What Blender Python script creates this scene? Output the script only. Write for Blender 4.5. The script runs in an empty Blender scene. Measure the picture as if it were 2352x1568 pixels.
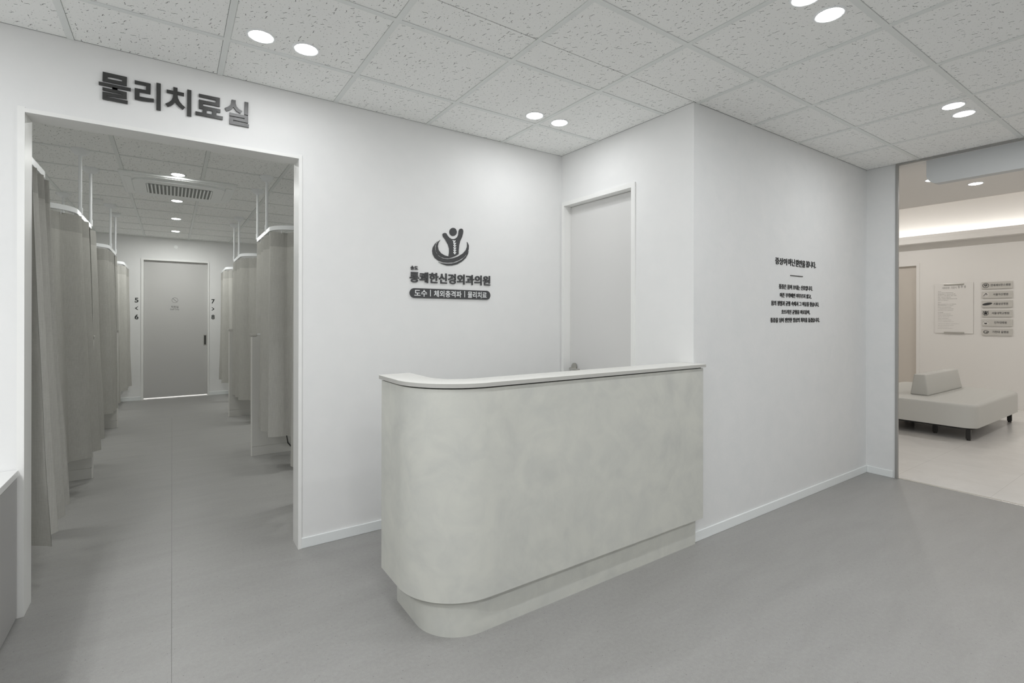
import bpy, bmesh, math, random
from mathutils import Vector, Matrix, noise
PI = math.pi
SC = bpy.context.scene
COL = SC.collection

# ---------------------------------------------------------------- camera
CAM_H, YAW, ROLL, FPX = 1.345, 0.5991, 0.0021, 1143.4
cam_d = bpy.data.cameras.new('camera'); cam = bpy.data.objects.new('camera', cam_d); COL.objects.link(cam)
cam_d.sensor_width = 36.0; cam_d.lens = FPX / 2352 * 36.0
cam_d.shift_x = (1176 - 1175.36) / 2352; cam_d.shift_y = (728.63 - 784) / 2352
cam_d.clip_start = 0.02
cam.matrix_world = (Matrix.Translation((0, 0, CAM_H)) @ Matrix.Rotation(-YAW, 4, 'Z')
                    @ Matrix.Rotation(PI / 2, 4, 'X') @ Matrix.Rotation(ROLL, 4, 'Z'))
SC.camera = cam
# ---------------------------------------------------------------- world, exposure
W = bpy.data.worlds.new('world'); SC.world = W; W.use_nodes = True
W.node_tree.nodes['Background'].inputs[0].default_value = (0.8, 0.82, 0.85, 1)
W.node_tree.nodes['Background'].inputs[1].default_value = 0.05
SC.view_settings.view_transform = 'Standard'; SC.view_settings.look = 'None'
SC.view_settings.exposure = 0.14; SC.view_settings.gamma = 1.0
SC.view_settings.use_curve_mapping = False
try:
    SC.cycles.use_denoising = True
    SC.cycles.max_bounces = 10; SC.cycles.diffuse_bounces = 8; SC.cycles.glossy_bounces = 4
    SC.cycles.sample_clamp_indirect = 6.0
    SC.cycles.caustics_reflective = False; SC.cycles.caustics_refractive = False
except Exception:
    pass
# lamp powers (watts) and colours, used by the lamp builders below
P_MAIN, P_THERAPY, P_WAIT, P_STAFF = (5, 6.2, 9.2, 30)
C_MAIN = (0.97, 0.985, 1.0); C_THER = (0.985, 1.0, 0.97); C_WAIT = (1.0, 0.975, 0.945)

# ---------------------------------------------------------------- plan of the place (metres)
H = 2.639            # ceiling
YA, XB, YC, XD, YD = 3.080, 2.585, 1.850, 5.024, 1.632     # back wall, recess wall, text wall, return wall, opening edge
OX0, OX1, OZ = -0.5476, 0.6073, 2.262                       # therapy doorway
YA2 = 3.205                                                 # therapy side of the back wall
YE = 9.968                                                  # end wall of therapy room
XF = 10.296                                                 # far wall of waiting room
XL, YB = -3.0, -3.2                                         # unseen walls behind / left of the camera

# ---------------------------------------------------------------- helpers
def link(o, parent=None):
    COL.objects.link(o)
    if parent is not None: o.parent = parent
    return o
def tag(o, label=None, cat=None, group=None, kind=None):
    if label: o['label'] = label
    if cat: o['category'] = cat
    if group: o['group'] = group
    if kind: o['kind'] = kind
    return o
def empty(name, loc, label=None, cat=None, group=None, kind=None):
    o = bpy.data.objects.new(name, None); link(o); o.location = loc; o.empty_display_size = 0.1
    tag(o, label, cat, group, kind); bpy.context.view_layer.update(); return o
def obj(name, bm, mats, parent=None, smooth=0):
    """bm holds world coordinates; with a parent the mesh is moved into the parent's frame"""
    bmesh.ops.recalc_face_normals(bm, faces=bm.faces)
    if parent is not None:
        bm.transform(world_of(parent).inverted())
    me = bpy.data.meshes.new(name); bm.to_mesh(me); bm.free()
    for m in (mats if isinstance(mats, (list, tuple)) else [mats]): me.materials.append(m)
    o = bpy.data.objects.new(name, me); link(o, parent)
    if smooth:
        for p in me.polygons: p.use_smooth = True
        if smooth < 180:
            try: me.set_sharp_from_angle(angle=math.radians(smooth))
            except Exception: pass
    return o
def world_of(o):
    m = o.matrix_basis.copy()
    while o.parent is not None:
        o = o.parent; m = o.matrix_basis @ m
    return m
def struct(name, bm, mats, parent=None, smooth=0):
    o = obj(name, bm, mats, parent, smooth)
    if parent is None: o['kind'] = 'structure'
    return o
def NB(): return bmesh.new()
def box(bm, x0, x1, y0, y1, z0, z1, bev=0, seg=2, mi=0):
    x0, x1 = min(x0, x1), max(x0, x1); y0, y1 = min(y0, y1), max(y0, y1); z0, z1 = min(z0, z1), max(z0, z1)
    r = bmesh.ops.create_cube(bm, size=1.0)
    for v in r['verts']:
        v.co = Vector((x0 + (v.co.x + .5) * (x1 - x0), y0 + (v.co.y + .5) * (y1 - y0), z0 + (v.co.z + .5) * (z1 - z0)))
    fs = {f for v in r['verts'] for f in v.link_faces}
    for f in fs: f.material_index = mi
    if bev > 0:
        es = {e for v in r['verts'] for e in v.link_edges}
        bmesh.ops.bevel(bm, geom=list(es), offset=bev, segments=seg, affect='EDGES', profile=0.5)
    return bm
def prism(bm, poly, z0, z1, bev=0):
    vs = [bm.verts.new((x, y, z0)) for x, y in poly]
    f = bm.faces.new(vs)
    r = bmesh.ops.extrude_face_region(bm, geom=[f])
    top = [g for g in r['geom'] if isinstance(g, bmesh.types.BMVert)]
    for v in top: v.co.z = z1
    if bev > 0:
        ts = set(top)
        es = [e for e in bm.edges if (e.verts[0] in ts and e.verts[1] in ts)]
        bmesh.ops.bevel(bm, geom=es, offset=bev, segments=2, affect='EDGES', profile=0.5)
    return bm
def cyl(bm, a, b, r, seg=24, r2=None):
    a, b = Vector(a), Vector(b); d = b - a
    M = Matrix.Translation((a + b) / 2) @ d.to_track_quat('Z', 'Y').to_matrix().to_4x4()
    bmesh.ops.create_cone(bm, cap_ends=True, segments=seg, radius1=r, radius2=(r if r2 is None else r2), depth=d.length, matrix=M)
    return bm
def lathe(bm, prof, c, seg=32):
    """prof: list of (radius, z) ; revolved about the vertical through c"""
    rings = []
    for r, z in prof:
        if r < 1e-6: rings.append([bm.verts.new((c[0], c[1], c[2] + z))])
        else: rings.append([bm.verts.new((c[0] + r * math.cos(k * 2 * PI / seg), c[1] + r * math.sin(k * 2 * PI / seg), c[2] + z)) for k in range(seg)])
    for A, B in zip(rings, rings[1:]):
        for k in range(seg):
            a0, a1 = A[k % len(A)], A[(k + 1) % len(A)]; b0, b1 = B[k % len(B)], B[(k + 1) % len(B)]
            vs = []
            for v in (a0, a1, b1, b0):
                if v not in vs: vs.append(v)
            if len(vs) > 2:
                try: bm.faces.new(vs)
                except ValueError: pass
    return bm
def tube(bm, pts, r, seg=10):
    pts = [Vector(p) for p in pts]; rings = []
    for i, p in enumerate(pts):
        d = (pts[min(i + 1, len(pts) - 1)] - pts[max(i - 1, 0)]).normalized()
        q = d.to_track_quat('Z', 'Y')
        rings.append([bm.verts.new(p + q @ Vector((r * math.cos(k * 2 * PI / seg), r * math.sin(k * 2 * PI / seg), 0))) for k in range(seg)])
    for A, B in zip(rings, rings[1:]):
        for k in range(seg): bm.faces.new((A[k], A[(k + 1) % seg], B[(k + 1) % seg], B[k]))
    bm.faces.new(rings[0][::-1]); bm.faces.new(rings[-1])
    return bm
def ribbon(bm, pts, w, z0, z1):
    """a bar of width w and height z0..z1 swept along a plan path"""
    L = []; n = len(pts)
    for i, (x, y) in enumerate(pts):
        ax, ay = pts[max(i - 1, 0)]; bx, by = pts[min(i + 1, n - 1)]
        d = math.hypot(bx - ax, by - ay); nx, ny = -(by - ay) / d, (bx - ax) / d
        L.append([bm.verts.new((x + nx * w / 2, y + ny * w / 2, z0)), bm.verts.new((x - nx * w / 2, y - ny * w / 2, z0)),
                  bm.verts.new((x - nx * w / 2, y - ny * w / 2, z1)), bm.verts.new((x + nx * w / 2, y + ny * w / 2, z1))])
    for A, B in zip(L, L[1:]):
        for k in range(4): bm.faces.new((A[k], A[(k + 1) % 4], B[(k + 1) % 4], B[k]))
    bm.faces.new(L[0][::-1]); bm.faces.new(L[-1])
    return bm
def arc(cx, cy, r, a0, a1, n=10):
    return [(cx + r * math.cos(math.radians(a0 + (a1 - a0) * k / n)), cy + r * math.sin(math.radians(a0 + (a1 - a0) * k / n))) for k in range(n + 1)]

# flat outlines and lettering -> meshes. (u,v) lies on a wall; facing says which way the wall looks
def wallmap(facing, plane):
    if facing == '-y': return lambda u, v, w: (u, plane - w, v)
    if facing == '-x': return lambda u, v, w: (plane - w, u, v)
def curve_mesh(cu):
    o = bpy.data.objects.new('tmp', cu); COL.objects.link(o)
    dg = bpy.context.evaluated_depsgraph_get(); dg.update()
    me = bpy.data.meshes.new_from_object(o.evaluated_get(dg)); bpy.data.objects.remove(o); bpy.data.curves.remove(cu)
    return me
def add_outline(bm, polys, fm, depth, lift=0.0):
    """polys: outlines (holes by even-odd) in wall coordinates"""
    cu = bpy.data.curves.new('tmp', 'CURVE'); cu.dimensions = '2D'; cu.fill_mode = 'BOTH'; cu.extrude = depth / 2
    for p in polys:
        s = cu.splines.new('POLY'); s.points.add(len(p) - 1); s.use_cyclic_u = True
        for q, (u, v) in zip(s.points, p): q.co = (u, v, 0, 1)
    me = curve_mesh(cu)
    n0 = len(bm.verts)
    bm.from_mesh(me); bpy.data.meshes.remove(me); bm.verts.ensure_lookup_table()
    for v in bm.verts[n0:]: v.co = Vector(fm(v.co.x, v.co.y, v.co.z + depth / 2 + lift))
    return bm
def add_text(bm, body, u0, u1, v0, v1, fm, depth=0.002, lift=0.0, bold=0.0, mode='fit'):
    """lettering stretched into the rectangle u0..u1 (reading direction) x v0..v1"""
    cu = bpy.data.curves.new('tmp', 'FONT'); cu.body = body; cu.size = 1.0; cu.offset = bold; cu.extrude = 0.5; cu.resolution_u = 3
    me = curve_mesh(cu)
    xs = [v.co.x for v in me.vertices]; ys = [v.co.y for v in me.vertices]
    ax, bx, ay, by = min(xs), max(xs), min(ys), max(ys)
    n0 = len(bm.verts); bm.from_mesh(me); bpy.data.meshes.remove(me); bm.verts.ensure_lookup_table()
    for v in bm.verts[n0:]:
        u = u0 + (v.co.x - ax) / (bx - ax) * (u1 - u0); w = v0 + (v.co.y - ay) / (by - ay) * (v1 - v0)
        v.co = Vector(fm(u, w, (v.co.z + 0.5) * depth + lift))
    return bm

# ---------------------------------------------------------------- materials
def mat(name, col, rough=0.6, metal=0.0, spec=0.5, emit=0.0, ecol=None):
    m = bpy.data.materials.new(name); m.use_nodes = True
    b = m.node_tree.nodes['Principled BSDF']
    b.inputs['Base Color'].default_value = (*col, 1); b.inputs['Roughness'].default_value = rough
    b.inputs['Metallic'].default_value = metal; b.inputs['Specular IOR Level'].default_value = spec
    if emit:
        b.inputs['Emission Color'].default_value = (*(ecol or col), 1); b.inputs['Emission Strength'].default_value = emit
    return m
class N:
    """tiny node-graph helper"""
    def __init__(s, m): s.t = m.node_tree; s.b = s.t.nodes['Principled BSDF']
    def add(s, typ, **kw):
        n = s.t.nodes.new(typ)
        for k, v in kw.items(): setattr(n, k, v)
        return n
    def set(s, sock, v):
        if hasattr(v, 'is_output') or isinstance(v, bpy.types.NodeSocket): s.t.links.new(v, sock)
        else: sock.default_value = v
    def math(s, op, a, b=None, c=None, clamp=False):
        n = s.add('ShaderNodeMath', operation=op, use_clamp=clamp); s.set(n.inputs[0], a)
        if b is not None: s.set(n.inputs[1], b)
        if c is not None: s.set(n.inputs[2], c)
        return n.outputs[0]
    def vmath(s, op, a, b=None):
        n = s.add('ShaderNodeVectorMath', operation=op); s.set(n.inputs[0], a)
        if b is not None: s.set(n.inputs[1], b)
        return n.outputs[0]
    def coord(s, scale=(1, 1, 1), rot=(0, 0, 0)):
        t = s.add('ShaderNodeTexCoord'); mp = s.add('ShaderNodeMapping'); mp.inputs['Scale'].default_value = scale; mp.inputs['Rotation'].default_value = rot
        s.t.links.new(t.outputs['Object'], mp.inputs[0]); return mp.outputs[0]
    def noise(s, vec, scale, detail=4, rough=0.55, dist=0.0):
        n = s.add('ShaderNodeTexNoise'); s.set(n.inputs['Vector'], vec); n.inputs['Scale'].default_value = scale
        n.inputs['Detail'].default_value = detail; n.inputs['Roughness'].default_value = rough; n.inputs['Distortion'].default_value = dist
        return n.outputs['Fac']
    def ramp(s, fac, stops):
        n = s.add('ShaderNodeValToRGB'); e = n.color_ramp.elements
        while len(e) < len(stops): e.new(0.5)
        for k, (p, c) in enumerate(stops): e[k].position = p; e[k].color = (*c, 1)
        s.set(n.inputs[0], fac); return n.outputs[0]
    def mix(s, fac, a, b, blend='MIX'):
        n = s.add('ShaderNodeMix', data_type='RGBA', blend_type=blend); s.set(n.inputs[0], fac)
        s.set(n.inputs[6], a if not isinstance(a, tuple) else (*a, 1)); s.set(n.inputs[7], b if not isinstance(b, tuple) else (*b, 1)); return n.outputs[2]
    def bump(s, h, strength=0.2, dist=0.002):
        n = s.add('ShaderNodeBump'); n.inputs['Strength'].default_value = strength; n.inputs['Distance'].default_value = dist
        s.set(n.inputs['Height'], h); s.t.links.new(n.outputs[0], s.b.inputs['Normal'])
    def color(s, c): s.set(s.b.inputs['Base Color'], c)

M = {}
M['wall'] = mat('white_wallpaper', (0.80, 0.80, 0.79), 0.62, spec=0.3)
g = N(M['wall']); v = g.coord(); n1 = g.noise(v, 9, 5, 0.6)
g.color(g.ramp(n1, [(0.3, (0.79, 0.793, 0.79)), (0.7, (0.81, 0.81, 0.805))])); g.bump(g.noise(v, 220, 3, 0.6), 0.12, 0.001)
M['wall_plaster'] = mat('white_plaster_wallpaper', (0.78, 0.785, 0.785), 0.6, spec=0.3)
g = N(M['wall_plaster']); v = g.coord(); n1 = g.noise(v, 7, 6, 0.65, 0.6)
g.color(g.ramp(n1, [(0.3, (0.72, 0.73, 0.73)), (0.7, (0.755, 0.757, 0.755))])); g.bump(g.noise(v, 60, 5, 0.65, 0.4), 0.25, 0.002)
M['wall_warm'] = mat('waiting_room_paint', (0.80, 0.785, 0.76), 0.6, spec=0.3)
M['frame'] = mat('white_frame_film', (0.84, 0.84, 0.825), 0.38)
M['base'] = mat('white_skirting', (0.80, 0.825, 0.825), 0.35)
M['door'] = mat('pale_door_film', (0.70, 0.695, 0.685), 0.45)
M['door_grey'] = mat('grey_door_film', (0.55, 0.545, 0.535), 0.4)
M['door_beige'] = mat('beige_door_film', (0.62, 0.575, 0.52), 0.45)
M['alu'] = mat('brushed_aluminium', (0.62, 0.61, 0.58), 0.32, metal=0.9)
M['alu_frame'] = mat('grey_metal_frame', (0.36, 0.355, 0.34), 0.4, metal=0.4)
M['steel'] = mat('satin_steel', (0.52, 0.51, 0.48), 0.28, metal=1.0)
M['void'] = mat('ceiling_void', (0.10, 0.10, 0.10), 0.9)
M['tbar'] = mat('ceiling_bar_enamel', (0.78, 0.80, 0.785), 0.42)
M['white'] = mat('white_enamel', (0.86, 0.875, 0.885), 0.32)
M['ac'] = mat('white_air_unit_plastic', (0.86, 0.875, 0.865), 0.38)
M['ac_dark'] = mat('grille_depth', (0.30, 0.31, 0.30), 0.6)
M['sign'] = mat('dark_bronze_lettering', (0.035, 0.035, 0.034), 0.34, spec=0.6)
M['sign_grey'] = mat('dark_grey_lettering', (0.055, 0.056, 0.058), 0.4, spec=0.5)
M['black'] = mat('black_lettering', (0.02, 0.022, 0.022), 0.5)
M['decal'] = mat('grey_decal', (0.16, 0.155, 0.15), 0.5)
M['white_letter'] = mat('white_lettering', (0.85, 0.86, 0.86), 0.5)
M['lens'] = mat('lit_lamp_lens', (1, 1, 1), 0.4, emit=20.0, ecol=(1, 1, 1))
M['led'] = mat('lit_led_strip', (1, 1, 1), 0.4, emit=5.0, ecol=(1.0, 0.985, 0.96))
M['gap'] = mat('shadow_gap', (0.05, 0.05, 0.048), 0.8)
M['cabinet'] = mat('grey_cabinet_film', (0.40, 0.395, 0.39), 0.4)
M['cabinet_top'] = mat('white_solid_top', (0.80, 0.80, 0.79), 0.35)
M['panel'] = mat('partition_film', (0.56, 0.555, 0.53), 0.42)
M['panel_edge'] = mat('partition_edge', (0.74, 0.73, 0.70), 0.4)
M['leather'] = mat('pale_grey_leatherette', (0.54, 0.54, 0.515), 0.48)
g = N(M['leather']); v = g.coord(); g.bump(g.noise(v, 160, 3, 0.6), 0.08, 0.001)
M['iron'] = mat('black_steel', (0.015, 0.014, 0.013), 0.45)
M['acrylic'] = mat('satin_acrylic_sheet', (0.79, 0.775, 0.75), 0.3)
M['edge'] = mat('grey_edge_band', (0.47, 0.465, 0.44), 0.4)
M['plaque'] = mat('champagne_plaque', (0.62, 0.605, 0.57), 0.36, metal=0.2)
M['plaque_pale'] = mat('pale_plaque_disc', (0.70, 0.685, 0.655), 0.4, metal=0.1)
M['ink'] = mat('printed_text', (0.30, 0.295, 0.28), 0.6)
M['cable'] = mat('black_cable', (0.02, 0.02, 0.02), 0.5)
M['hang'] = mat('grey_overdoor_cover', (0.60, 0.615, 0.62), 0.45)
M['couch'] = mat('dark_couch_vinyl', (0.10, 0.10, 0.095), 0.5)

# mineral-fibre ceiling tile: short random fissures and pinholes
M['tile'] = mat('fissured_ceiling_tile', (0.76, 0.765, 0.745), 0.85, spec=0.2)
g = N(M['tile']); tc = g.coord()
def fissures(scale, base, spread, lmin, lmax, wid, keep):
    v = g.vmath('MULTIPLY', tc, (scale, scale, 0.0))
    vo = g.add('ShaderNodeTexVoronoi', voronoi_dimensions='2D', feature='F1'); g.set(vo.inputs['Vector'], v); vo.inputs['Scale'].default_value = 1.0; vo.inputs['Randomness'].default_value = 0.9
    d = g.vmath('SUBTRACT', v, vo.outputs['Position'])
    cs = g.add('ShaderNodeSeparateColor'); g.set(cs.inputs[0], vo.outputs['Color'])
    ang = g.math('MULTIPLY_ADD', g.math('SUBTRACT', cs.outputs[0], 0.5), spread, base)
    ro = g.add('ShaderNodeVectorRotate', rotation_type='Z_AXIS'); g.set(ro.inputs['Vector'], d); g.set(ro.inputs['Angle'], ang)
    sx = g.add('ShaderNodeSeparateXYZ'); g.set(sx.inputs[0], ro.outputs[0])
    ln = g.math('MULTIPLY_ADD', g.math('POWER', cs.outputs[1], 2.0), lmax - lmin, lmin)
    wob = g.math('MULTIPLY', g.math('SINE', g.math('MULTIPLY', sx.outputs[0], 14.0)), wid * 0.8)
    a = g.math('LESS_THAN', g.math('ABSOLUTE', sx.outputs[0]), ln)
    b = g.math('LESS_THAN', g.math('ABSOLUTE', g.math('ADD', sx.outputs[1], wob)), wid)
    k = g.math('GREATER_THAN', cs.outputs[2], 1 - keep)
    return g.math('MULTIPLY', g.math('MULTIPLY', a, b), k)
f1 = fissures(26, 0.9, 1.7, 0.05, 0.36, 0.040, 0.62)
f2 = fissures(43, 0.9, 2.6, 0.05, 0.16, 0.055, 0.55)
f3 = fissures(90, 0.9, 3.0, 0.06, 0.14, 0.10, 0.35)
fa = g.math('MAXIMUM', f1, g.math('MAXIMUM', g.math('MULTIPLY', f2, 0.75), g.math('MULTIPLY', f3, 0.35)))
g.color(g.mix(g.math('MULTIPLY', fa, 0.86), (0.91, 0.915, 0.90), (0.12, 0.125, 0.12)))

# vinyl floor
M['floor'] = mat('grey_vinyl_sheet', (0.33, 0.325, 0.315), 0.36, spec=0.4)
g = N(M['floor']); v = g.coord((1, 1, 1)); vs = g.coord((0.9, 4.0, 1), (0, 0, 0.15))
a = g.noise(vs, 2.2, 7, 0.62, 0.5); b = g.noise(v, 60, 4, 0.7); c = g.noise(v, 340, 2, 0.6)
base = g.ramp(a, [(0.30, (0.285, 0.280, 0.270)), (0.70, (0.345, 0.341, 0.331))])
base = g.mix(0.35, base, g.ramp(b, [(0.35, (0.25, 0.246, 0.238)), (0.65, (0.375, 0.372, 0.362))]), 'MIX')
base = g.mix(0.22, base, g.ramp(c, [(0.36, (0.20, 0.196, 0.19)), (0.6, (0.40, 0.397, 0.388))]), 'MIX')
fl = g.add('ShaderNodeTexVoronoi', voronoi_dimensions='2D'); g.set(fl.inputs['Vector'], v); fl.inputs['Scale'].default_value = 9
speck = g.math('LESS_THAN', fl.outputs['Distance'], 0.018)
base = g.mix(g.math('MULTIPLY', speck, 0.6), base, (0.09, 0.088, 0.085))
g.color(base); g.set(g.b.inputs['Roughness'], g.math('MULTIPLY_ADD', b, 0.2, 0.34))
g.bump(c, 0.05, 0.001)

# pale porcelain floor of the waiting room with 60 cm joints
M['floor_wait'] = mat('pale_porcelain_floor', (0.62, 0.605, 0.58), 0.22, spec=0.5)
g = N(M['floor_wait']); v = g.coord(); sx = g.add('ShaderNodeSeparateXYZ'); g.set(sx.inputs[0], v)
def joint(val, off, step, w): return g.math('LESS_THAN', g.math('ABSOLUTE', g.math('SUBTRACT', g.math('PINGPONG', g.math('SUBTRACT', val, off), step / 2), 0.0)), w)
j = g.math('MAXIMUM', joint(sx.outputs[0], 6.03, 0.6, 0.0012), joint(sx.outputs[1], 1.06, 0.6, 0.0012))
n1 = g.noise(v, 5, 6, 0.6, 0.5)
g.color(g.mix(g.math('MULTIPLY', j, 0.55), g.ramp(n1, [(0.3, (0.67, 0.655, 0.635)), (0.7, (0.72, 0.705, 0.685))]), (0.40, 0.385, 0.365)))

# micro-cement panels of the desk
M['cement'] = mat('pale_cement_board', (0.58, 0.585, 0.54), 0.5, spec=0.35)
g = N(M['cement']); v = g.coord(); a = g.noise(v, 2.6, 8, 0.62, 1.2); b = g.noise(v, 7, 6, 0.6, 0.8); c = g.noise(v, 300, 2)
base = g.ramp(a, [(0.28, (0.50, 0.505, 0.475)), (0.5, (0.575, 0.58, 0.54)), (0.72, (0.625, 0.625, 0.575))])
base = g.mix(0.4, base, g.ramp(b, [(0.34, (0.50, 0.505, 0.485)), (0.62, (0.62, 0.62, 0.57))]))
g.color(base); g.bump(c, 0.06, 0.001)
M['desk_top'] = mat('pale_speckled_solid_surface', (0.74, 0.735, 0.70), 0.35)
g = N(M['desk_top']); v = g.coord(); vo = g.add('ShaderNodeTexVoronoi'); g.set(vo.inputs['Vector'], v); vo.inputs['Scale'].default_value = 140
g.color(g.mix(g.math('MULTIPLY', g.math('LESS_THAN', vo.outputs['Distance'], 0.2), 0.25), (0.74, 0.735, 0.70), (0.45, 0.44, 0.40)))

# linen-like curtain cloth
def cloth(name, c0, c1):
    m = mat(name, c0, 0.9, spec=0.15); g = N(m)
    v = g.coord((260, 260, 14)); w = g.coord((30, 30, 420)); a = g.noise(v, 1.0, 3, 0.6); b = g.noise(w, 1.0, 2, 0.6); l = g.noise(g.coord((1, 1, 1)), 5, 4)
    fac = g.math('ADD', g.math('MULTIPLY', a, 0.5), g.math('ADD', g.math('MULTIPLY', b, 0.3), g.math('MULTIPLY', l, 0.2)))
    g.color(g.ramp(fac, [(0.35, c0), (0.65, c1)])); g.bump(fac, 0.15, 0.001)
    return m
M['cloth'] = cloth('linen_curtain', (0.44, 0.433, 0.405), (0.55, 0.543, 0.51))
M['cloth_band'] = cloth('linen_curtain_band', (0.36, 0.353, 0.33), (0.45, 0.443, 0.415))

# ================================================================ THE SHELL
# floors
bm = NB(); box(bm, XL, XD + 0.012, YB, YE + 0.06, -0.05, 0.0)
struct('floor', bm, M['floor'])
bm = NB(); box(bm, 0.0005, 0.0025, -1.2, 8.0, -0.001, 0.0004)
struct('trim_1', bm, mat('floor_seam', (0.20, 0.196, 0.19), 0.6))
bm = NB(); box(bm, XD + 0.040, XF + 0.1, -3.2, 4.6, -0.05, 0.0005)
struct('floor_waiting', bm, M['floor_wait'])
bm = NB(); box(bm, XD + 0.012, XD + 0.040, -0.6, YD, -0.05, 0.004, 0.002)
struct('trim_2', bm, M['alu'])

# ceilings: tiles with a hair gap on each side of the bars, dark void above
def tile_ceiling(bmt, bmg, x0, x1, y0, y1, gx, sx, gy, sy, bw=0.026):
    xs = [x0] + [gx + k * sx for k in range(-40, 60) if x0 + 0.02 < gx + k * sx < x1 - 0.02] + [x1]
    ys = [y0] + [gy + k * sy for k in range(-40, 60) if y0 + 0.02 < gy + k * sy < y1 - 0.02] + [y1]
    e = bw / 2 + 0.0014
    for i in range(len(xs) - 1):
        for j in range(len(ys) - 1):
            a = xs[i] + (e if i else 0.003); b = xs[i + 1] - (e if i < len(xs) - 2 else 0.003)
            c = ys[j] + (e if j else 0.003); d = ys[j + 1] - (e if j < len(ys) - 2 else 0.003)
            if b > a and d > c: box(bmt, a, b, c, d, H, H + 0.012)
    for x in xs[1:-1]: box(bmg, x - bw / 2, x + bw / 2, y0, y1, H - 0.0036, H + 0.008)
    for y in ys[1:-1]: box(bmg, x0, x1, y - bw / 2, y + bw / 2, H - 0.0034, H + 0.008)
bt, bg = NB(), NB()
tile_ceiling(bt, bg, XL, XD, YB, YC, 0.812, 0.602, 2.074, 0.5935)
tile_ceiling(bt, bg, XL, XB, YC, YA, 0.812, 0.602, 2.074, 0.5935)
tile_ceiling(bt, bg, -2.75, 2.9, YA2, YE, 0.235, 0.598, 5.06, 0.6)
box(bt, XL - .1, XD + 0.1, YB - .1, YE + 0.2, H + 0.013, H + 0.06, mi=1)
struct('ceiling', bt, [M['tile'], M['void']])
struct('trim_3', bg, M['tbar'])

# back wall with the therapy doorway
bm = NB()
box(bm, XL, OX0, YA, YA2, 0, H); box(bm, OX1, 2.95, YA, YA2, 0, H); box(bm, OX0, OX1, YA, YA2, OZ, H)
struct('wall_back', bm, M['wall'])
# lining of the doorway: proud white frame all round
bm = NB(); f = 0.022
e_ = 0.002
box(bm, OX0 - f, OX0 + e_, YA - 0.008, YA2 + 0.01, 0, OZ + f)
box(bm, OX1 - e_, OX1 + f * 0.75, YA - 0.008, YA2 + 0.01, 0, OZ + f)
box(bm, OX0 + e_, OX1 - e_, YA - 0.008, YA2 + 0.01, OZ - e_, OZ + f * 0.75)
struct('trim_4', bm, M['frame'])
# recess wall with door, text wall, return wall
dy0, dy1, dz = 2.335, 3.040, 2.232
bm = NB()
box(bm, XB, XB + 0.13, YC + 0.002, dy0, 0, H); box(bm, XB, XB + 0.13, dy1, YA, 0, H); box(bm, XB, XB + 0.13, dy0, dy1, dz, H)
struct('wall_recess', bm, M['wall'])
bm = NB(); box(bm, XB, XB + 0.131, YC, YC + 0.002, 0, H); box(bm, XB + 0.131, XD + 0.12, YC, YC + 0.1, 0, H); struct('wall_right', bm, M['wall_plaster'])
bm = NB(); box(bm, XD, XD + 0.12, YD + 0.040, YC, 0, H); box(bm, XD, XD + 0.012, YD + 0.004, YD + 0.040, 0, H); box(bm, XD, XD + 0.12, YB, -0.6, 0, H)
struct('wall_return', bm, M['wall_plaster'])
# unseen sides
bm = NB(); box(bm, XL - 0.1, XL, YB - .1, YA2, 0, H); struct('wall_left', bm, M['wall'])
bm = NB(); box(bm, XL, XD + 0.12, YB - 0.1, YB, 0, H); struct('wall_front', bm, M['wall'])
# therapy room
ex0, ex1, ez = -0.378, 0.505, 2.262
bm = NB()
box(bm, -2.85, ex0, YE, YE + 0.12, 0, H); box(bm, ex1, 3.0, YE, YE + 0.12, 0, H); box(bm, ex0, ex1, YE, YE + 0.12, ez, H)
struct('wall_therapy_end', bm, M['wall'])
bm = NB(); box(bm, -2.85, -2.75, YA2, YE, 0, H); struct('wall_therapy_left', bm, M['wall'])
bm = NB(); box(bm, 2.9, 3.0, YA2, YE, 0, H); struct('wall_therapy_right', bm, M['wall'])
# staff room slice behind the end door (its light shows under the door)
bm = NB(); box(bm, -1.2, 1.3, 11.5, 11.6, 0, H); box(bm, -1.3, -1.2, YE + .12, 11.6, 0, H); box(bm, 1.3, 1.4, YE + .12, 11.6, 0, H)
box(bm, -1.3, 1.4, YE + 0.12, 11.6, H, H + 0.05)
struct('wall_staff', bm, M['wall'])
bm = NB(); box(bm, -1.3, 1.4, YE + 0.06, 11.6, -0.05, 0.0); struct('floor_staff', bm, M['floor_wait'])
# skirtings
bm = NB(); box(bm, OX1 + f * 0.75, XB, YA - 0.010, YA, 0, 0.060, 0.003); struct('baseboard_back', bm, M['base'])
bm = NB(); box(bm, XB, XD, YC - 0.010, YC, 0, 0.060, 0.003); struct('baseboard_right', bm, M['base'])
bm = NB(); box(bm, XD - 0.010, XD, YD + 0.02, YC - 0.01, 0, 0.060, 0.003); struct('baseboard_return', bm, M['base'])
bm = NB(); box(bm, -2.75, ex0 - 0.03, YE - 0.010, YE, 0, 0.060, 0.003); box(bm, ex1 + 0.02, 2.9, YE - 0.010, YE, 0, 0.060, 0.003); struct('baseboard_therapy', bm, M['base'])
# opening to the waiting room: thin grey metal frame, lined head
bm = NB(); box(bm, XD - 0.006, XD + 0.016, YD - 0.014, YD + 0.006, 0, H - 0.012, 0.002); box(bm, XD + 0.010, XD + 0.016, YD + 0.004, YD + 0.041, 0, H - 0.012)
box(bm, XD - 0.006, XD + 0.02, -0.6, YD + 0.004, H - 0.016, H + 0.004)
struct('trim_5', bm, M['alu_frame'])
bm = NB(); box(bm, XD + 0.02, XD + 0.126, -0.6, YD + 0.039, H - 0.012, H + 0.05); struct('trim_6', bm, M['wall_warm'])
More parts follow.
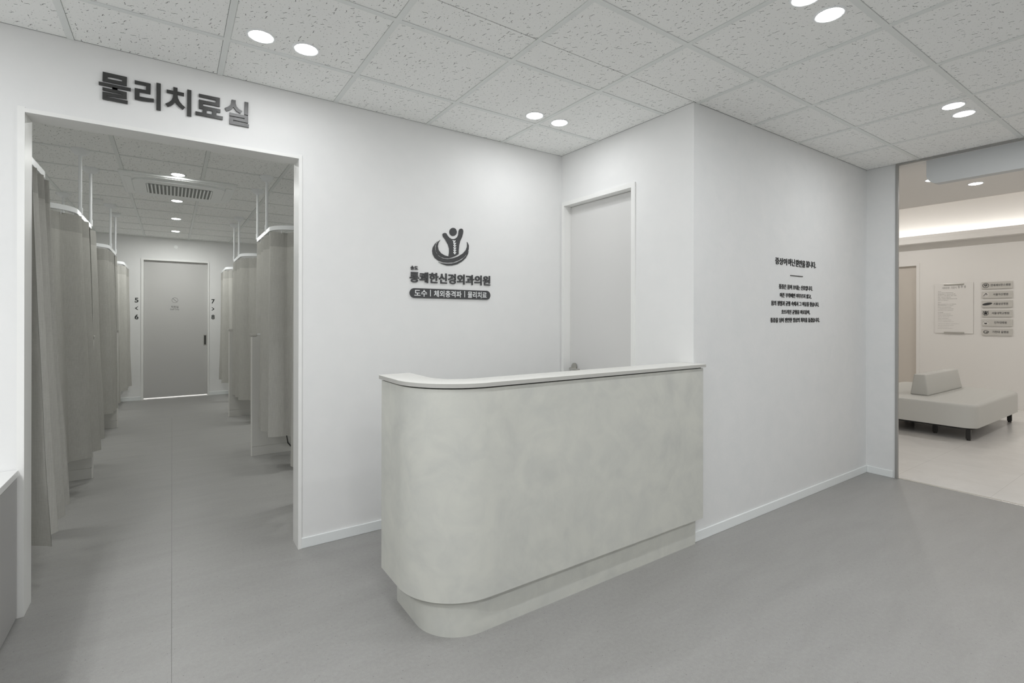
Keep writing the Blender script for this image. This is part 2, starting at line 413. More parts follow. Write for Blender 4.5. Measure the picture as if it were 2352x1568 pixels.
# waiting room shell with a raised cove along the far wall
bm = NB(); box(bm, XD + 0.12, 7.165, -3.2, 4.6, H, 3.30); box(bm, 7.165, XF + 0.1, -3.2, 4.6, 3.25, 3.30)
struct('ceiling_waiting', bm, mat('waiting_ceiling_paint', (0.84, 0.82, 0.795), 0.7, spec=0.2))
wx0, wx1, wz = 3.060, 3.90, 2.225
bm = NB(); box(bm, XF, XF + 0.1, -3.2, wx0, 0, 3.25); box(bm, XF, XF + 0.1, wx1, 4.6, 0, 3.25); box(bm, XF, XF + 0.1, wx0, wx1, wz, 3.25)
struct('wall_waiting', bm, M['wall_warm'])
bm = NB(); box(bm, XD + .12, XF + .1, 4.6, 4.7, 0, 3.25); box(bm, XD + .12, XF + .1, -3.3, -3.2, 0, 3.25)
box(bm, XD + .12, XD + .2, YC + .1, 4.6, 0, 3.25); box(bm, XD + .12, XD + .2, -3.2, -0.6, 0, 3.25)
struct('wall_waiting_side', bm, M['wall_warm'])
bm = NB(); box(bm, XF - 0.012, XF, -3.2, wx0 - 0.04, 0, 0.07, 0.003); struct('baseboard_waiting', bm, M['wall_warm'])
# light shelf of the cove
bm = NB(); box(bm, 10.12, XF, -3.2, 4.6, 2.575, 2.65); box(bm, 10.12, 10.135, -3.2, 4.6, 2.65, 2.700, 0.002)
struct('trim_7', bm, M['wall_warm'])
t = empty('cove_light', (10.2, 0.7, 2.65), 'long glowing LED strip lying in the cove along the waiting room wall', 'light')
bm = NB(); box(bm, 10.175, 10.205, -3.1, 4.5, 2.6495, 2.692); obj('led_strip', bm, M['led'], t)

# ---------------------------------------------------------------- doors
d = empty('door_1', (XB + 0.065, (dy0 + dy1) / 2, 0), kind='structure')
bm = NB(); box(bm, XB + 0.062, XB + 0.105, dy0 + 0.003, dy1 - 0.003, 0.006, dz - 0.004, 0.001); obj('leaf', bm, M['door'], d)
bm = NB(); w = 0.030
box(bm, XB - 0.010, XB + 0.134, dy0 - w, dy0 + .002, 0, dz + w); box(bm, XB - 0.010, XB + 0.134, dy1 - .002, dy1 + 0.024, 0, dz + w)
box(bm, XB - 0.010, XB + 0.134, dy0 + .002, dy1 - .002, dz - .002, dz + w)
obj('frame', bm, M['frame'], d)
hn = NB(); hy, hz = 2.985, 0.955
cyl(hn, (XB + 0.062, hy, hz), (XB + 0.050, hy, hz), 0.030, 32); bmesh.ops.bevel(hn, geom=list(hn.edges), offset=0.002, segments=2, affect='EDGES')
h1 = obj('handle', hn, M['steel'], d, 40); h1['label'] = 'satin steel round rose and lever'
bm = NB(); tube(bm, [(XB + 0.05, hy, hz - .012), (XB + 0.012, hy, hz - .012), (XB + 0.004, hy - 0.01, hz - .012), (XB + 0.002, hy - 0.02, hz - .012), (XB + 0.002, hy - 0.115, hz - .014)], 0.0095, 14)
obj('lever', bm, M['steel'], h1, 50)
bm = NB(); cyl(bm, (XB + 0.062, hy, 0.86), (XB + 0.052, hy, 0.86), 0.022, 28); obj('lock_plate', bm, M['steel'], d, 40)

d = empty('door_2', ((ex0 + ex1) / 2, YE + 0.05, 0), kind='structure')
bm = NB(); box(bm, ex0 + 0.002, ex1 - 0.002, YE + 0.052, YE + 0.09, 0.020, ez - 0.003, 0.001); obj('leaf', bm, M['door_grey'], d)
bm = NB()
box(bm, ex0 - 0.030, ex0 + .001, YE - 0.012, YE + 0.124, 0, ez + 0.024); box(bm, ex1 - .001, ex1 + 0.022, YE - 0.012, YE + 0.124, 0, ez + 0.024)
box(bm, ex0 + .001, ex1 - .001, YE - 0.012, YE + 0.124, ez - .001, ez + 0.024)
obj('frame', bm, M['frame'], d)
bm = NB(); yl = YE + 0.052
box(bm, 0.449, 0.494, yl - 0.004, yl, 0.854, 1.039, 0.002); p_ = obj('flush_pull', bm, M['steel'], d); p_['label'] = 'recessed steel pull'
bm = NB(); box(bm, 0.458, 0.485, yl - 0.0050, yl - 0.0035, 0.868, 1.025); obj('pull_recess', bm, M['gap'], p_)
fm = wallmap('-y', yl); bm = NB()
ring = lambda c, r, n=40: [(c[0] + r * math.cos(k * 2 * PI / n), c[1] + r * math.sin(k * 2 * PI / n)) for k in range(n)]
add_outline(bm, [ring((0.042, 1.619), 0.043), ring((0.042, 1.619), 0.0385)], fm, 0.001)
q = 0.0022; c45 = math.cos(PI / 4) * 0.040
add_outline(bm, [[(0.042 - c45 - q, 1.619 + c45 - q), (0.042 - c45 + q, 1.619 + c45 + q), (0.042 + c45 + q, 1.619 - c45 + q), (0.042 + c45 - q, 1.619 - c45 - q)]], fm, 0.0011)
o = obj('no_entry_symbol', bm, M['decal'], d); o['label'] = 'thin grey circle with a slash'
bm = NB(); add_text(bm, '직원실', -0.011, 0.092, 1.487, 1.527, fm, 0.001, bold=0.01); add_text(bm, 'Staff Only', -0.022, 0.103, 1.448, 1.479, fm, 0.001, bold=0.008)
obj('door_lettering', bm, M['decal'], d)

d = empty('door_3', (XF + 0.03, (wx0 + wx1) / 2, 0), kind='structure')
bm = NB(); box(bm, XF + 0.03, XF + 0.07, wx0 + 0.003, wx1 - 0.003, 0.006, wz - 0.003); obj('leaf', bm, M['door_beige'], d)
bm = NB(); box(bm, XF - 0.012, XF + 0.104, wx0 - 0.04, wx0 + .002, 0, wz + 0.04); box(bm, XF - 0.012, XF + 0.104, wx1 - .002, wx1 + 0.04, 0, wz + 0.04); box(bm, XF - 0.012, XF + 0.104, wx0 + .002, wx1 - .002, wz - .002, wz + 0.04)
obj('frame', bm, M['wall_warm'], d)

# grey rounded cover hanging in the head of the waiting-room opening
bm = NB(); x0, x1 = XD + 0.05, XD + 0.135; r = 0.075; yl_, zb, zt = 1.446, 2.432, H - 0.012
pts = [(-0.58, zb), (-0.58, zt), (yl_, zt)] + [(yl_ - r + r * math.cos(math.radians(a)), zb + r - r * math.sin(math.radians(a))) for a in range(0, 91, 9)]
vs = [bm.verts.new((x0, y, z)) for y, z in pts]; fc = bm.faces.new(vs)
ex = bmesh.ops.extrude_face_region(bm, geom=[fc])
for v in [e for e in ex['geom'] if isinstance(e, bmesh.types.BMVert)]: v.co.x = x1
o = obj('overdoor_cover', bm, M['hang'], smooth=40)
tag(o, 'pale grey rounded-corner cover hanging in the head of the waiting room opening', 'cover')

# ================================================================ THE DESK
def offset_L(o):
    """outer plan line of the desk body, pushed out by o: left end, rounded corner, front, right end"""
    R = 0.29 + o
    return [(0.822 - o, 2.295 + o)] + arc(0.822 + 0.29, 1.795 + 0.29, R, 180, 270, 24) + [(2.600 + o, 1.795 - o)]
def inner_L(t):
    return [(2.583, 1.847), (2.583, 1.795 + t)] + arc(0.822 + 0.29, 1.795 + 0.29, 0.29 - t, 270, 180, 12)[0:] + [(0.822 + t, 2.295)]
desk = empty('reception_desk', (1.7, 1.95, 0), 'pale cement-faced reception desk with a rounded left corner on a set-back plinth', 'desk')
bm = NB(); prism(bm, offset_L(0) + [(2.600, 1.846)] + inner_L(0.135), 0.160, 1.046)
obj('body', bm, M['cement'], desk, 35)
bm = NB(); prism(bm, [(0.832, 2.29)] + arc(1.112, 2.085, 0.28, 180, 270, 24) + [(2.592, 1.805), (2.592, 1.846)] + inner_L(0.125), 1.046, 1.0535); obj('shadow_gap', bm, M['gap'], desk)
bm = NB(); prism(bm, offset_L(0.011) + [(2.611, 1.846)] + [(2.583, 1.846), (2.583, 1.795 + 0.146)] + arc(1.112, 2.085, 0.29 - 0.146, 270, 180, 12) + [(0.822 + 0.146, 2.306)], 1.0535, 1.0715, 0.0015)
obj('counter_top', bm, M['desk_top'], desk, 35)
pl = [(0.886, 2.26)] + arc(0.886 + 0.205, 1.829 + 0.205, 0.205, 180, 270, 16) + [(2.575, 1.829), (2.575, 1.93)] + arc(1.091, 2.034, 0.105, 270, 180, 8) + [(0.985, 2.26)]
bm = NB(); prism(bm, pl, 0.0, 0.160); obj('plinth', bm, M['cement'], desk, 35)
bm = NB(); box(bm, 0.957, 2.58, 1.93, 2.48, 0.715, 0.740, 0.002); o = obj('worktop', bm, M['desk_top'], desk)
for a, b, c, d_ in ((0.99, 1.008, 1.94, 2.46), (2.555, 2.573, 1.95, 2.30)):
    bm = NB(); box(bm, a, b, c, d_, 0.0, 0.715); obj('side_panel', bm, M['cabinet_top'], desk)

bm = NB(); ribbon(bm, [(0.822 - 0.0105, 2.300)] + offset_L(0.0105)[1:], 0.002, 1.0530, 1.0700); obj('edge_band', bm, M['edge'], desk, 35)
# low cabinet by the doorway
cab = empty('low_cabinet', (-0.8, 2.0, 0), 'low grey cabinet with a white top beside the left door frame', 'cabinet')
cx = -0.567
bm = NB(); box(bm, -1.05, cx - 0.018, 0.5, YA - 0.012, 0.06, 0.630); obj('body', bm, M['cabinet'], cab)
bm = NB(); box(bm, -1.03, cx - 0.05, 0.52, YA - 0.014, 0.0, 0.06); obj('plinth', bm, M['cabinet'], cab)
for k in range(4):
    y1 = YA - 0.014 - k * 0.642; y0 = y1 - 0.638
    bm = NB(); box(bm, cx - 0.018, cx, y0, y1, 0.008, 0.626, 0.001); obj('door_panel', bm, M['cabinet'], cab)
bm = NB(); box(bm, -1.06, cx + 0.003, 0.48, YA - 0.004, 0.630, 0.660, 0.002); obj('top', bm, M['cabinet_top'], cab)

# ================================================================ SIGNS
SIGN={'mul': [[(-0.275, 2.516), (-0.183, 2.515), (-0.184, 2.472), (-0.276, 2.472)], [(-0.256, 2.499), (-0.202, 2.499), (-0.202, 2.488), (-0.257, 2.487)], [(-0.29, 2.465), (-0.168, 2.465), (-0.169, 2.451), (-0.22, 2.451), (-0.22, 2.441), (-0.239, 2.441), (-0.239, 2.451), (-0.29, 2.451)], [(-0.276, 2.442), (-0.239, 2.441), (-0.239, 2.452), (-0.22, 2.451), (-0.22, 2.442), (-0.184, 2.441), (-0.184, 2.408), (-0.258, 2.405), (-0.258, 2.4), (-0.18, 2.4), (-0.181, 2.385), (-0.276, 2.385), (-0.276, 2.421), (-0.202, 2.422), (-0.202, 2.427), (-0.276, 2.428)]], 'ri': [[(-0.153, 2.508), (-0.089, 2.508), (-0.09, 2.456), (-0.134, 2.455), (-0.134, 2.433), (-0.125, 2.433), (-0.104, 2.433), (-0.076, 2.436), (-0.076, 2.42), (-0.101, 2.416), (-0.127, 2.414), (-0.153, 2.415), (-0.153, 2.47), (-0.108, 2.471), (-0.108, 2.493), (-0.153, 2.492)], [(-0.066, 2.519), (-0.048, 2.519), (-0.048, 2.384), (-0.066, 2.384)]], 'chi': [[(0.004, 2.516), (0.022, 2.516), (0.022, 2.497), (0.05, 2.497), (0.05, 2.482), (0.022, 2.482), (0.024, 2.464), (0.032, 2.447), (0.043, 2.434), (0.055, 2.425), (0.045, 2.411), (0.029, 2.421), (0.018, 2.433), (0.012, 2.443), (0.004, 2.428), (-0.006, 2.418), (-0.019, 2.41), (-0.029, 2.423), (-0.014, 2.434), (-0.003, 2.448), (0.002, 2.462), (0.004, 2.481), (-0.024, 2.481), (-0.024, 2.496), (0.004, 2.496)], [(0.064, 2.519), (0.082, 2.519), (0.082, 2.384), (0.063, 2.383)]], 'ryo': [[(0.115, 2.51), (0.21, 2.511), (0.209, 2.465), (0.134, 2.464), (0.134, 2.451), (0.212, 2.451), (0.212, 2.434), (0.194, 2.434), (0.194, 2.415), (0.224, 2.415), (0.223, 2.398), (0.1, 2.398), (0.1, 2.415), (0.132, 2.415), (0.132, 2.434), (0.115, 2.434), (0.115, 2.48), (0.191, 2.481), (0.191, 2.495), (0.115, 2.495)], [(0.15, 2.434), (0.175, 2.434), (0.175, 2.415), (0.15, 2.415)]], 'sil': [[(0.264, 2.516), (0.284, 2.517), (0.284, 2.499), (0.289, 2.483), (0.301, 2.472), (0.315, 2.466), (0.306, 2.452), (0.288, 2.459), (0.28, 2.469), (0.273, 2.479), (0.266, 2.467), (0.254, 2.456), (0.241, 2.449), (0.232, 2.463), (0.247, 2.473), (0.258, 2.485), (0.263, 2.5)], [(0.327, 2.52), (0.345, 2.52), (0.344, 2.45), (0.326, 2.45)], [(0.255, 2.445), (0.344, 2.445), (0.344, 2.407), (0.272, 2.409), (0.272, 2.401), (0.348, 2.4), (0.347, 2.384), (0.255, 2.384), (0.255, 2.422), (0.326, 2.423), (0.326, 2.43), (0.255, 2.428)]]}
EMB={'figure': [(1.527, 1.908), (1.528, 1.914), (1.533, 1.919), (1.544, 1.923), (1.556, 1.921), (1.567, 1.905), (1.58, 1.893), (1.596, 1.886), (1.609, 1.886), (1.625, 1.891), (1.64, 1.903), (1.649, 1.921), (1.651, 1.944), (1.655, 1.956), (1.661, 1.962), (1.669, 1.965), (1.677, 1.965), (1.684, 1.961), (1.688, 1.95), (1.686, 1.931), (1.678, 1.906), (1.664, 1.878), (1.656, 1.849), (1.652, 1.812), (1.652, 1.785), (1.628, 1.771), (1.601, 1.759), (1.576, 1.751), (1.543, 1.75), (1.514, 1.757), (1.492, 1.771), (1.479, 1.792), (1.476, 1.814), (1.48, 1.838), (1.492, 1.857), (1.511, 1.873), (1.497, 1.851), (1.492, 1.827), (1.498, 1.802), (1.516, 1.782), (1.543, 1.769), (1.573, 1.764), (1.578, 1.79), (1.578, 1.818), (1.569, 1.845), (1.549, 1.876), (1.531, 1.896)], 'big': [(1.491, 1.861), (1.47, 1.841), (1.455, 1.816), (1.451, 1.792), (1.455, 1.769), (1.47, 1.746), (1.494, 1.73), (1.529, 1.721), (1.565, 1.72), (1.61, 1.725), (1.655, 1.743), (1.692, 1.766), (1.72, 1.796), (1.732, 1.826), (1.733, 1.851), (1.725, 1.869), (1.718, 1.876), (1.72, 1.862), (1.719, 1.841), (1.707, 1.816), (1.683, 1.791), (1.646, 1.768), (1.605, 1.753), (1.565, 1.745), (1.529, 1.747), (1.499, 1.76), (1.479, 1.782), (1.471, 1.805), (1.471, 1.825), (1.479, 1.846)], 'third': [(1.496, 1.721), (1.521, 1.715), (1.556, 1.713), (1.596, 1.716), (1.637, 1.728), (1.679, 1.75), (1.709, 1.777), (1.732, 1.814), (1.725, 1.79), (1.709, 1.763), (1.679, 1.736), (1.642, 1.715), (1.601, 1.703), (1.56, 1.7), (1.525, 1.708)], 'head': [(1.637, 1.939), (1.636, 1.933), (1.635, 1.928), (1.632, 1.922), (1.628, 1.918), (1.624, 1.914), (1.619, 1.911), (1.614, 1.909), (1.608, 1.908), (1.603, 1.908), (1.597, 1.909), (1.592, 1.911), (1.588, 1.914), (1.584, 1.918), (1.582, 1.923), (1.58, 1.928), (1.58, 1.933), (1.58, 1.939), (1.582, 1.944), (1.584, 1.949), (1.588, 1.954), (1.592, 1.958), (1.597, 1.961), (1.602, 1.963), (1.608, 1.964), (1.614, 1.964), (1.619, 1.963), (1.624, 1.961), (1.628, 1.958), (1.632, 1.954), (1.634, 1.949), (1.636, 1.944)], 'spine': [(1.615, 1.87), (1.619, 1.854), (1.62, 1.838), (1.62, 1.821), (1.62, 1.805), (1.62, 1.789)]}
TEXT_LINES=[(2.776, 2.733, 1.772, 1.786), (2.776, 2.583, 1.744, 1.766), (2.776, 2.554, 1.72, 1.743), (2.776, 2.541, 1.697, 1.719), (2.776, 2.614, 1.672, 1.692), (2.776, 2.533, 1.646, 1.669), (2.776, 2.643, 1.625, 1.641), (2.776, 2.736, 1.591, 1.604), (2.776, 2.543, 1.559, 1.582), (2.776, 2.583, 1.539, 1.558), (2.776, 2.606, 1.514, 1.533), (2.776, 2.581, 1.489, 1.506), (2.775, 2.575, 1.466, 1.482), (2.775, 2.709, 1.431, 1.446), (2.775, 2.612, 1.408, 1.423), (2.775, 2.582, 1.383, 1.398), (2.775, 2.627, 1.36, 1.374), (2.775, 2.635, 1.335, 1.349), (2.775, 2.61, 1.311, 1.324), (2.775, 2.58, 1.286, 1.299), (2.775, 2.507, 1.252, 1.264), (2.775, 2.58, 1.227, 1.239), (2.775, 2.641, 1.203, 1.213), (2.775, 2.594, 1.178, 1.19)]

fa_ = wallmap('-y', YA)
s = empty('wall_lettering', (0.02, YA, 2.5), 'large dark bronze raised letters above the therapy doorway', 'sign')
for k in ('mul', 'ri', 'chi', 'ryo', 'sil'):
    polys = SIGN[k]; bm = NB()
    if k == 'mul':
        add_outline(bm, polys[0:2], fa_, 0.010); add_outline(bm, [polys[2]], fa_, 0.010); add_outline(bm, [polys[3]], fa_, 0.010)
    elif k == 'ryo': add_outline(bm, polys, fa_, 0.010)
    else:
        for p in polys: add_outline(bm, [p], fa_, 0.010)
    obj('letter', bm, M['sign'], s)

s = empty('clinic_sign', (1.6, YA, 1.7), 'dark grey clinic sign with figure emblem and name on the white back wall', 'sign')
bm = NB()
for k in ('figure', 'big', 'third', 'head'): add_outline(bm, [EMB[k]], fa_, 0.004)
e1 = obj('emblem', bm, M['sign_grey'], s); e1['label'] = 'round-headed figure with raised arms inside crescents'
bm = NB()
for (u, v) in EMB['spine']:
    add_outline(bm, [[(u - .0125, v + .007), (u - .008, v + .0085), (u, v + .0065), (u + .008, v + .0085), (u + .0125, v + .007), (u + .010, v + .002), (u + .0055, v), (u + .005, v - .005), (u, v - .0085), (u - .005, v - .005), (u - .0055, v), (u - .010, v + .002)]], fa_, 0.0012, lift=0.004)
o = obj('spine_marks', bm, M['white_letter'], e1); o['label'] = 'white vertebra marks'
bm = NB(); add_text(bm, '송도', 1.295, 1.348, 1.656, 1.684, fa_, 0.006, bold=0.016); obj('small_lettering', bm, M['sign_grey'], s)
bm = NB(); add_text(bm, '통쾌한신경외과의원', 1.289, 1.910, 1.574, 1.645, fa_, 0.008, bold=0.024); obj('name_lettering', bm, M['sign_grey'], s)
bm = NB(); r = 0.032; add_outline(bm, [[(1.289 + r + r * math.cos(math.radians(a)), 1.5045 + r * math.sin(math.radians(a))) for a in range(90, 271, 9)] + [(1.910 - r + r * math.cos(math.radians(a)), 1.5045 + r * math.sin(math.radians(a))) for a in range(-90, 91, 9)]], fa_, 0.008)
b_ = obj('badge', bm, M['sign_grey'], s); b_['label'] = 'dark pill-shaped bar'
for txt, u0, u1 in (('도수', 1.320, 1.411), ('체외충격파', 1.461, 1.672), ('물리치료', 1.722, 1.878)):
    bm = NB(); add_text(bm, txt, u0, u1, 1.482, 1.527, fa_, 0.001, lift=0.008, bold=0.012); o = obj('badge_lettering', bm, M['white_letter'], b_); o['label'] = 'white lettering'
for u in (1.433, 1.695):
    bm = NB(); add_outline(bm, [[(u, 1.485), (u + .005, 1.485), (u + .005, 1.529), (u, 1.529)]], fa_, 0.001, lift=0.008); o = obj('divider_stroke', bm, M['white_letter'], b_); o['label'] = 'thin white stroke'

fc_ = wallmap('-y', YC)
s = empty('wall_motto', (3.8, YC, 1.55), 'black brush-style motto in six centred lines on the right wall', 'sign')
for txt, u0, u1, v0, v1 in (('증상이', 3.509, 3.667, 1.724, 1.773), ('아닌', 3.683, 3.779, 1.724, 1.776), ('원인을', 3.791, 3.934, 1.723, 1.775), ('봅니다.', 3.949, 4.100, 1.727, 1.776)):
    bm = NB(); add_text(bm, txt, u0, u1, v0, v1, fc_, 0.004, bold=0.012); obj('headline_word', bm, M['black'], s)
bm = NB(); box(bm, 3.715, 3.897, YC - 0.004, YC, 1.6515, 1.6575); o = obj('divider_rule', bm, M['sign_grey'], s); o['label'] = 'short dark grey rule'
for txt, u0, u1, v0, v1 in [('통증은 몸이 보내는 신호입니다.', 3.560, 4.050, 1.552, 1.587), ('아픈 부위에만 머무르지 않고,', 3.571, 4.030, 1.490, 1.525),
                            ('몸의 정렬과 균형 속에서 그 이유를 찾습니다.', 3.457, 4.152, 1.432, 1.467), ('흐트러진 균형을 바로잡아,', 3.594, 4.010, 1.371, 1.405),
                            ('통증을 넘어 편안한 일상의 회복을 돕겠습니다.', 3.447, 4.163, 1.312, 1.347)]:
    bm = NB(); add_text(bm, txt, u0, u1, v0, v1, fc_, 0.003, bold=0.016); obj('text_line', bm, M['black'], s)

fe = wallmap('-y', YE)
for (a, arrow, b, u, lab) in [('5', '<', '6', -0.466, 'black numerals five and six with a left arrow, left of the grey end door'),
                              ('7', '>', '8', 0.585, 'black numerals seven and eight with a right arrow, right of the grey end door')]:
    s = empty('number_sign', (u, YE, 1.48), lab, 'sign')
    for ch, v0, v1 in ((a, 1.572, 1.646), (b, 1.302, 1.379)):
        bm = NB(); add_text(bm, ch, u - 0.0245, u + 0.0245, v0, v1, fe, 0.003, bold=0.015); obj('numeral', bm, M['black'], s)
    k = 1 if arrow == '<' else -1; t_ = 0.007
    bm = NB(); add_outline(bm, [[(u + k * .018, 1.511), (u + k * .018, 1.5025), (u - k * .006, 1.480), (u + k * .018, 1.4575), (u + k * .018, 1.449), (u - k * .018, 1.4765), (u - k * .018, 1.4835)]], fe, 0.003)
    obj('arrow', bm, M['black'], s)

# waiting room: acrylic notice and six plaques on the far wall
ff = wallmap('-x', XF)
s = empty('notice_board', (XF, 2.58, 1.5), 'clear acrylic notice sheet with small grey text on the waiting room wall', 'notice')
bm = NB(); box(bm, XF - 0.012, XF - 0.006, 2.345, 2.815, 1.108, 1.912, 0.001); obj('sheet', bm, M['acrylic'], s)
bm = NB(); box(bm, XF - 0.020, XF, 2.455, 2.701, 1.872, 1.896, 0.002); o = obj('clip', bm, M['alu'], s); o['label'] = 'bright top clip'
bm = NB(); box(bm, XF - 0.020, XF, 2.452, 2.699, 1.106, 1.130, 0.002); o = obj('clip', bm, M['alu'], s); o['label'] = 'bottom clip'
bm = NB(); fs_ = wallmap('-x', XF - 0.012)
add_text(bm, '대표원장 : 전문의', 2.720, 2.545, 1.815, 1.850, fs_, 0.0006, bold=0.01); add_text(bm, '정 주 영', 2.530, 2.433, 1.820, 1.862, fs_, 0.0006, bold=0.02)
obj('heading', bm, M['ink'], s)
rnd = random.Random(4); bm = NB()
for i, (ya, yb, z0, z1) in enumerate(TEXT_LINES):
    y = ya; hh = (z1 - z0) * (0.62 if i in (0, 7, 13) else 0.42); zc = (z0 + z1) / 2
    while y > yb + 0.004:
        wd = min(rnd.uniform(0.006, 0.011), y - yb)
        for m_ in range(2):
            zz = zc + (m_ - 0.5) * hh * 0.62; box(bm, XF - 0.0128, XF - 0.012, y - wd * (1 if rnd.random() > .3 else .6), y, zz - hh * 0.13, zz + hh * 0.13)
        box(bm, XF - 0.0128, XF - 0.012, y - wd * 0.55, y - wd * 0.3, zc - hh * .5, zc + hh * .5)
        y -= wd + rnd.choice((0.0025, 0.0025, 0.003, 0.009))
o = obj('small_print', bm, M['ink'], s); o['kind'] = 'stuff'

def crest(bm, i, fm):
    yc, zc = 2.200, 1.8475 - 0.1416 * i
    E_ = lambda r, n=28, sx=1.0, sz=1.0, dy=0, dz=0, rot=0: [(yc + dy + r * (sx * math.cos(k * 2 * PI / n) * math.cos(rot) - sz * math.sin(k * 2 * PI / n) * math.sin(rot)), zc + dz + r * (sx * math.cos(k * 2 * PI / n) * math.sin(rot) + sz * math.sin(k * 2 * PI / n) * math.cos(rot))) for k in range(n)]
    A_ = lambda polys, lift=0.0: add_outline(bm, polys, fm, 0.001, lift)
    if i == 0:
        A_([E_(.037), E_(.030)]); A_([E_(.009, dy=.010, dz=.006)]); A_([E_(.009, dy=-.010, dz=.006)])
        A_([[(yc + .018, zc - .004), (yc - .018, zc - .004), (yc - .012, zc - .011), (yc + .012, zc - .011)]]); A_([[(yc + .007, zc - .014), (yc - .007, zc - .014), (yc, zc - .024)]])
        A_([[(yc + .018, zc + .020), (yc - .018, zc + .020), (yc - .014, zc + .016), (yc + .014, zc + .016)]])
    elif i == 1:
        A_([[(yc + .032, zc - .022), (yc + .012, zc + .008), (yc - .001, zc + .026), (yc - .010, zc + .020), (yc - .024, zc - .006), (yc - .014, zc + .002), (yc - .003, zc + .012), (yc + .008, zc + .002), (yc + .018, zc - .014)]])
        A_([[(yc + .012, zc - .004), (yc - .006, zc + .002), (yc - .022, zc - .012), (yc - .006, zc - .004)]])
    elif i == 2:
        A_([E_(.057, 36, 1.0, 0.34, dy=-.018, rot=-0.20)])
    elif i == 3:
        A_([E_(.034), E_(.028)]); A_([[(yc + .036, zc + .036), (yc + .030, zc + .038), (yc - .020, zc - .028), (yc - .014, zc - .030)]]); A_([[(yc - .036, zc + .036), (yc - .030, zc + .038), (yc + .020, zc - .028), (yc + .014, zc - .030)]])
        A_([[(yc + .020, zc + .008), (yc - .020, zc + .008), (yc - .016, zc - .016), (yc + .016, zc - .016)]]); A_([E_(.010, dz=.018)])
    elif i == 4:
        A_([[(yc + .015, zc - .002), (yc + .006, zc - .002), (yc + .004, zc - .008), (yc - .004, zc - .008), (yc - .006, zc - .002), (yc - .015, zc - .002), (yc - .012, zc - .024), (yc + .012, zc - .024)]])
        for a in range(20, 170, 28): A_([E_(.0038, 10, dy=.032 * math.cos(math.radians(a)), dz=.028 * math.sin(math.radians(a)) - .004)])
    else:
        o_ = [(yc + .004 + .030 * math.cos(math.radians(a)), zc - .002 + .026 * math.sin(math.radians(a))) for a in range(60, 341, 14)]
        i_ = [(yc + .004 + .020 * math.cos(math.radians(a)), zc - .001 + .019 * math.sin(math.radians(a))) for a in range(340, 59, -14)]
        flip = lambda P: [(2 * yc - u, v) for u, v in P]
        A_([flip(o_ + i_)]); A_([[(yc - .002, zc + .002), (yc - .020, zc + .004), (yc - .022, zc - .004), (yc - .010, zc - .005), (yc - .010, zc - .016), (yc - .002, zc - .016)]])
        A_([[(yc - .022, zc + .018), (yc - .028, zc + .018), (yc - .028, zc - .018), (yc - .022, zc - .018)]]); A_([[(yc - .028, zc + .004), (yc - .040, zc + .006), (yc - .040, zc), (yc - .028, zc - .004)]])
PLQ = [('연세세브란스병원', 2.146, 1.927, 'ringed round crest, topmost of the six'), ('서울아산병원', 2.118, 1.952, 'peaked swoosh on a pale disc, second from the top'),
       ('서울삼성병원', 2.116, 1.953, 'dark slanted oval, third from the top'), ('서울대학교병원', 2.133, 1.941, 'crossed crest, fourth from the top'),
       ('인하대병원', 2.105, 1.967, 'dotted arc over a small block, fifth from the top'), ('가천대 길병원', 2.127, 1.948, 'curled letter mark, lowest of the six')]
for i, (txt, u0, u1, lab) in enumerate(PLQ):
    zc = 1.8475 - 0.1416 * i
    s = empty('wall_plaque', (XF, 2.076, zc), 'metal wall plaque with a ' + lab, 'plaque', 'six metal plaques on the waiting room wall')
    bm = NB(); box(bm, XF - 0.016, XF, 1.908, 2.244, zc - 0.0525, zc + 0.0525, 0.002); obj('plate', bm, M['plaque'], s)
    fp = wallmap('-x', XF - 0.016)
    if i in (1, 4):
        bm = NB(); add_outline(bm, [ring((2.200, zc), 0.037)], fp, 0.0006); obj('emblem_disc', bm, M['plaque_pale'], s)
        fp2 = wallmap('-x', XF - 0.0166)
    else: fp2 = fp
    bm = NB(); crest(bm, i, fp2); obj('emblem', bm, M['sign_grey'], s)
    bm = NB(); add_text(bm, txt, u0, u1, zc - .017, zc + .020, fp, 0.0008, bold=0.018); obj('plaque_lettering', bm, M['sign_grey'], s)

# ================================================================ THERAPY ROOM
RZ = 2.140                                            # top of the curtain tracks
def u_path(s, xa, yc, deep=1.75, near=0.72, far=0.36, r=0.20):
    """plan of a track that wraps round the free end of a cubicle partition; s = +1 right side, -1 left"""
    p = [(s * deep, yc - near)]
    a = arc(0, 0, r, 270, 180, 9)                       # quarter turn from the near leg to the aisle
    p += [(s * (xa + r + x), yc - near + r + y) for x, y in a]
    a = arc(0, 0, r * 0.6, 180, 90, 7)
    p += [(s * (xa + r * 0.6 + x), yc + far - r * 0.6 + y) for x, y in a]
    p += [(s * deep, yc + far)]
    return p
def hanger(parent, x, y):
    bm = NB(); cyl(bm, (x, y, RZ - 0.004), (x, y, H - 0.03), 0.0115, 16)
    lathe(bm, [(0.0, 0.055), (0.016, 0.055), (0.016, 0.0), (0.0, 0.0)], (x, y, RZ - 0.008), 16)
    p = obj('hanger_pole', bm, M['white'], parent, 40)
    bm = NB(); lathe(bm, [(0.0115, -0.048), (0.030, -0.044), (0.048, -0.030), (0.058, -0.010), (0.060, 0.0), (0.0, 0.0)], (x, y, H - 0.001), 28)
    obj('ceiling_cap', bm, M['white'], p, 40)
def rail(path, poles, lab):
    x, y = path[len(path) // 2]
    t = empty('curtain_rail', (x, y, RZ), lab, 'curtain rail', 'white curtain rails hung from the therapy room ceiling')
    bm = NB(); ribbon(bm, path, 0.022, RZ - 0.036, RZ); obj('track', bm, M['white'], t, 40)
    for (px, py) in poles: hanger(t, px, py)
    return t
XR, XLF = 0.722, 0.588
